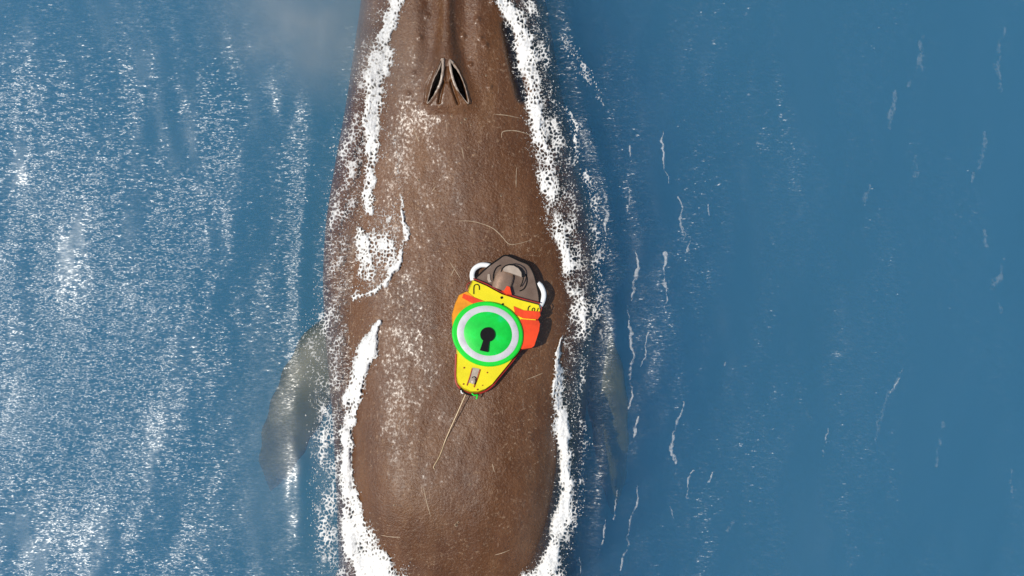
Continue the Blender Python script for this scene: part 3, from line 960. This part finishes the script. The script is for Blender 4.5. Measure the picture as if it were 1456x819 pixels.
# disc: rim, ring, inner dome as turned profiles
def turned(name, prof, mat, cx=0, cy_=0, seg=72, sx=1.0, sy=1.0):
    bm = bmesh.new()
    rings = []
    for r, z in prof:
        if r < 1e-6:
            rings.append([bm.verts.new((cx, cy_, z))])
        else:
            rings.append([bm.verts.new((cx + sx * r * math.cos(2 * math.pi * k / seg), cy_ + sy * r * math.sin(2 * math.pi * k / seg), z)) for k in range(seg)])
    for a, b in zip(rings[:-1], rings[1:]):
        for k in range(seg):
            if len(b) == 1: bm.faces.new((a[k], a[(k + 1) % seg], b[0]))
            elif len(a) == 1: bm.faces.new((a[0], b[(k + 1) % seg], b[k]))
            else: bm.faces.new((a[k], a[(k + 1) % seg], b[(k + 1) % seg], b[k]))
    return part(name, bm, mat)
r_ = 51.5 * KT
dcx, dcy = L(691, 478)
SYD = 0.90
turned('disc_rim', [(r_ * .985, .070), (r_, .086), (r_ * .99, .106), (r_ * .955, .114), (r_ * .86, .115), (r_ * .86, .080)], M_green, dcx, dcy, sy=SYD)
turned('disc_ring', [(r_ * .86, .100), (r_ * .86, .118), (r_ * .83, .122), (r_ * .70, .126), (r_ * .67, .124), (r_ * .67, .1)], M_ring, dcx, dcy, sy=SYD)
turned('disc_centre', [(r_ * .67, .100), (r_ * .67, .126), (r_ * .62, .130), (r_ * .45, .137), (r_ * .2, .141), (0, .142)], M_greenin, dcx, dcy, sy=SYD)
# black keyhole-shaped release knob on the disc
kx, ky = L(690, 479.5); k2x, k2y = L(684.5, 503)
kr = 10.4 * KT
dirv = (Vector((k2x, k2y)) - Vector((kx, ky))).normalized(); pv = Vector((-dirv.y, dirv.x))
out = []
a0 = math.atan2(dirv.y, dirv.x)
for i in range(29):
    a = a0 + 0.42 + (2 * math.pi - 0.84) * i / 28
    out.append((kx + kr * math.cos(a), ky + kr * math.sin(a)))
end = Vector((k2x, k2y))
hw = 5.4 * KT
out += [tuple(end - pv * hw * 1.05), tuple(end + pv * hw * 1.05)]
bm = bmesh.new(); prism(bm, out, 0.134, 0.158, 0.0)
knob = part('release_knob', bm, M_black, 0.003, 2)
# nose plate, dark edge
PL = [(672, 402), (673.5, 399), (679.5, 393), (694, 380), (716.5, 364.5), (724, 366), (749.5, 376), (755, 382), (760, 394), (766, 420), (767, 437), (740, 432), (700, 417)]
bm = bmesh.new(); prism(bm, [L(*p) for p in PL], 0.034, 0.046, 0.0)
plate = part('nose_plate', bm, M_plate, 0.002, 1)
ltube('plate_edge', [(673.5, 399), (679.5, 393), (694, 380), (708, 370), (716.5, 364.5), (725, 366), (738, 372), (749.5, 376.5), (755, 383), (760, 394), (764, 411), (766, 421), (767, 434)], 0.044, 0.0058, M_black, plate)
# white crescent floats tucked under the plate
ltube('crescent_float', [(671, 400), (670, 392), (673, 384), (681, 378.5), (690, 378), (697, 380)], 0.028, 0.0175, M_white, seg=12)
ltube('crescent_float', [(765, 404), (770, 409), (773.5, 418), (773, 427), (769, 436), (764, 438)], 0.028, 0.0175, M_white, seg=12)
# camera housing on the plate
A = Vector(L(722, 382)); B = Vector(L(706, 424))
u = (B - A).normalized(); p_ = Vector((-u.y, u.x))
bm = bmesh.new()
rg = []
prof = [(0.0, .010), (0.012, .050), (.04, .062), (.07, .066), (.11, .065), (.148, .062)]
for s_, r in prof:
    ring = []
    for k_ in range(20):
        a = 2 * math.pi * k_ / 20
        q = A + u * (s_ + 0.02) + p_ * (r * math.cos(a))
        ring.append(bm.verts.new((q.x, q.y, 0.058 + 0.72 * r * math.sin(a))))
    rg.append(ring)
for a, b in zip(rg[:-1], rg[1:]):
    for k_ in range(20):
        bm.faces.new((a[k_], a[(k_ + 1) % 20], b[(k_ + 1) % 20], b[k_]))
bm.faces.new(rg[0][::-1]); bm.faces.new(rg[-1])
house = part('camera_housing', bm, M_metal)
# pale lens cap: a thick half disc at the front of the housing
cp = [(713, 385), (716, 381.5), (722, 379.5), (729, 380), (736, 384), (740.5, 390), (741, 397), (734, 394.5), (724, 391), (714, 388.5)]
bm = bmesh.new(); prism(bm, [L(*p) for p in cp], 0.07, 0.112, 0.06)
part('lens_cap', bm, M_cap, 0.006, 2, house)
ltube('retaining_wire', [(711, 389), (713, 384), (718, 380), (725, 378.5), (733, 380.5), (740, 386), (743, 394), (742, 403), (739, 410)], [.085, .1, .112, .116, .116, .112, .1, .085, .07], 0.0042, M_black, house)
ltube('suction_ring', [(703, 408), (700.5, 400), (701, 390), (705, 382), (711, 378.5)], 0.052, 0.0040, M_black, plate)
ltube('suction_ring', [(747, 391), (749, 398), (748, 406), (744, 413), (738, 416)], 0.052, 0.0040, M_black, plate)
bm = bmesh.new(); prism(bm, [L(*p) for p in [(711, 416), (716, 407), (724, 410), (727, 423), (718, 422)]], 0.05, 0.098, 0.15)
part('housing_clamp', bm, M_red, 0.006, 2)
bm = bmesh.new(); prism(bm, [L(*p) for p in [(692, 391), (695, 391), (696, 400), (698, 403), (694, 404), (691.5, 399)]], 0.046, 0.054, 0.1)
part('pale_clip', bm, M_cap, 0.002, 1, plate)  # small pale raised piece on the plate
# bungee hooks on the front corners
ltube('hook', [(671.5, 421), (671.5, 413), (672.5, 408.5), (676, 407), (679, 409), (679.5, 415)], 0.09, 0.0034, M_black)
ltube('hook', [(667, 404), (663, 406), (661.5, 411), (664, 416), (668, 417)], 0.075, 0.0036, M_redtrim)
ltube('hook', [(748.5, 452), (749, 445), (750, 440), (752.5, 438)], 0.09, 0.0034, M_black)
ltube('hook', [(754, 449), (757, 447), (759, 443), (757, 441), (755, 444), (758, 448), (762, 446), (764, 441)], 0.09, 0.0030, M_black)
ltube('hook', [(763, 450), (767, 447), (769, 442), (768, 438)], 0.085, 0.0036, M_redtrim)
# bolts through the shell
for (x, y, r) in ((711.5, 426, .0105), (713, 435.5, .0085), (657, 526, .006), (683, 551, .004), (690, 533, .005), (656, 549, .006), (676, 557, .006)):
    bm = bmesh.new()
    bmesh.ops.create_cone(bm, cap_ends=True, segments=6 if r > .008 else 10, radius1=r, radius2=r * .9, depth=.012)
    o = part('bolt', bm, M_black if r > .008 else M_redtrim, 0.0012, 1)
    q = L(x, y); o.location = (q[0], q[1], 0.088)
# slot at the tail with its two dark rails and a pale pin
bm = bmesh.new(); prism(bm, [L(*p) for p in [(669, 525.5), (679, 527.5), (672, 549), (663, 547)]], 0.083, 0.0885, 0.0)
slot = part('tail_slot', bm, M_grey, 0.001, 1)
ltube('slot_rail', [(668.5, 527), (665.5, 538), (661, 551)], 0.089, 0.0042, M_redtrim, slot)
ltube('slot_rail', [(680, 528.5), (676, 541), (671, 553.5)], 0.089, 0.0042, M_redtrim, slot)
q = L(670, 545)
bm = bmesh.new(); bmesh.ops.create_uvsphere(bm, u_segments=14, v_segments=8, radius=0.016)
bmesh.ops.scale(bm, vec=(1, 1.3, .6), verts=bm.verts)
o = part('slot_pin', bm, M_cap, parent=slot); o.location = (q[0], q[1], 0.090)
ltube('pin_clip', [(668, 540), (671, 538.8), (673.5, 541), (673.5, 546), (671.5, 550)], 0.097, 0.003, M_black, slot)
# black tail bumper and green tie
ltube('tail_bumper', [(652, 555), (657, 560), (664, 563.5), (671, 564.5), (678, 563.5)], 0.05, 0.0072, M_black)
ltube('green_tie', [(668, 562), (672, 565), (676, 564.5), (675, 570)], [.06, .06, .055, .04], 0.005, M_green)
ltube('white_tie', [(653, 556), (653.5, 561), (656, 562)], 0.05, 0.004, M_white)
# trailing antenna, resting on the back: local points found by casting down onto the skin
aw = []
inv_root = rootM.inverted()
for i, (x, y) in enumerate([(661, 563), (654, 579), (646, 597), (637, 617), (630, 634), (627, 643), (622, 655), (615, 667), (616, 671)]):
    wx, wy = (x - 728) * KD * .985, (409.5 - y) * KD * .985
    z = float(back_z(np.array([wx]), np.array([wy]))[0]) + (0.075 - 0.068 * min(1, i / 4.0) if i < 7 else 0.006)
    aw.append(inv_root @ Vector((wx, wy, z)))
bm = bmesh.new()
P = catmull([tuple(v_) for v_ in aw], 5)
tube_bm(bm, P, [0.0034 - 0.0012 * i / len(P) for i in range(len(P))], 8)
part('antenna', bm, M_wire)
# suction cups holding it on the skin
for (x, y) in ((668, 430), (752, 452), (655, 520), (700, 525)):
    q = L(x, y)
    wpt = rootM @ Vector((q[0], q[1], 0.0))
    gap = wpt.z - float(back_z(np.array([wpt.x]), np.array([wpt.y]))[0]) + 0.006
    gap = max(gap, 0.02)
    bm = bmesh.new()
    bmesh.ops.create_cone(bm, cap_ends=True, segments=24, radius1=0.045, radius2=0.022, depth=gap + 0.02)
    bmesh.ops.translate(bm, verts=bm.verts, vec=(0, 0, -gap + (gap + 0.02) / 2))
    o = part('suction_cup', bm, M_black, 0.003, 1); o.location = (q[0], q[1], 0)

# ------------------------------------------------------------------ drifting breath mist beside the head
t = NT('breath_mist')
tc = t.add('ShaderNodeTexCoord')
ln = t.add('ShaderNodeVectorMath', operation='LENGTH')
t.to(tc.outputs['Object'], ln.inputs[0])
fall = t.ramp(ln.outputs['Value'], [(0.0, (1, 1, 1)), (0.95, (0, 0, 0))], 'LINEAR')
nz_ = t.noise(tc.outputs['Object'], 1.6, 4, 0.6)
den = t.math('MULTIPLY', t.math('MULTIPLY', fall, t.ramp(nz_, [(0.35, (0, 0, 0)), (0.65, (1, 1, 1))])), 1.35)
pv_ = t.add('ShaderNodeVolumePrincipled', ins={'Color': (0.95, 0.86, 0.75, 1)})
t.to(den, pv_.inputs['Density'])
t.to(pv_.outputs[0], t.out.inputs['Volume'])
bm = bmesh.new()
bmesh.ops.create_icosphere(bm, subdivisions=4, radius=1.0)
mist = bm_obj('breath_mist', bm, t.m)
mx_, my_ = px(440, 35, .6)
mist.location = (mx_, my_, 0.55); mist.scale = (1.0, 0.62, 0.40); mist.rotation_euler = (0, 0, -0.35)
tag(mist, 'thin pale breath mist drifting over the water beside the whale head', 'mist', kind='stuff')
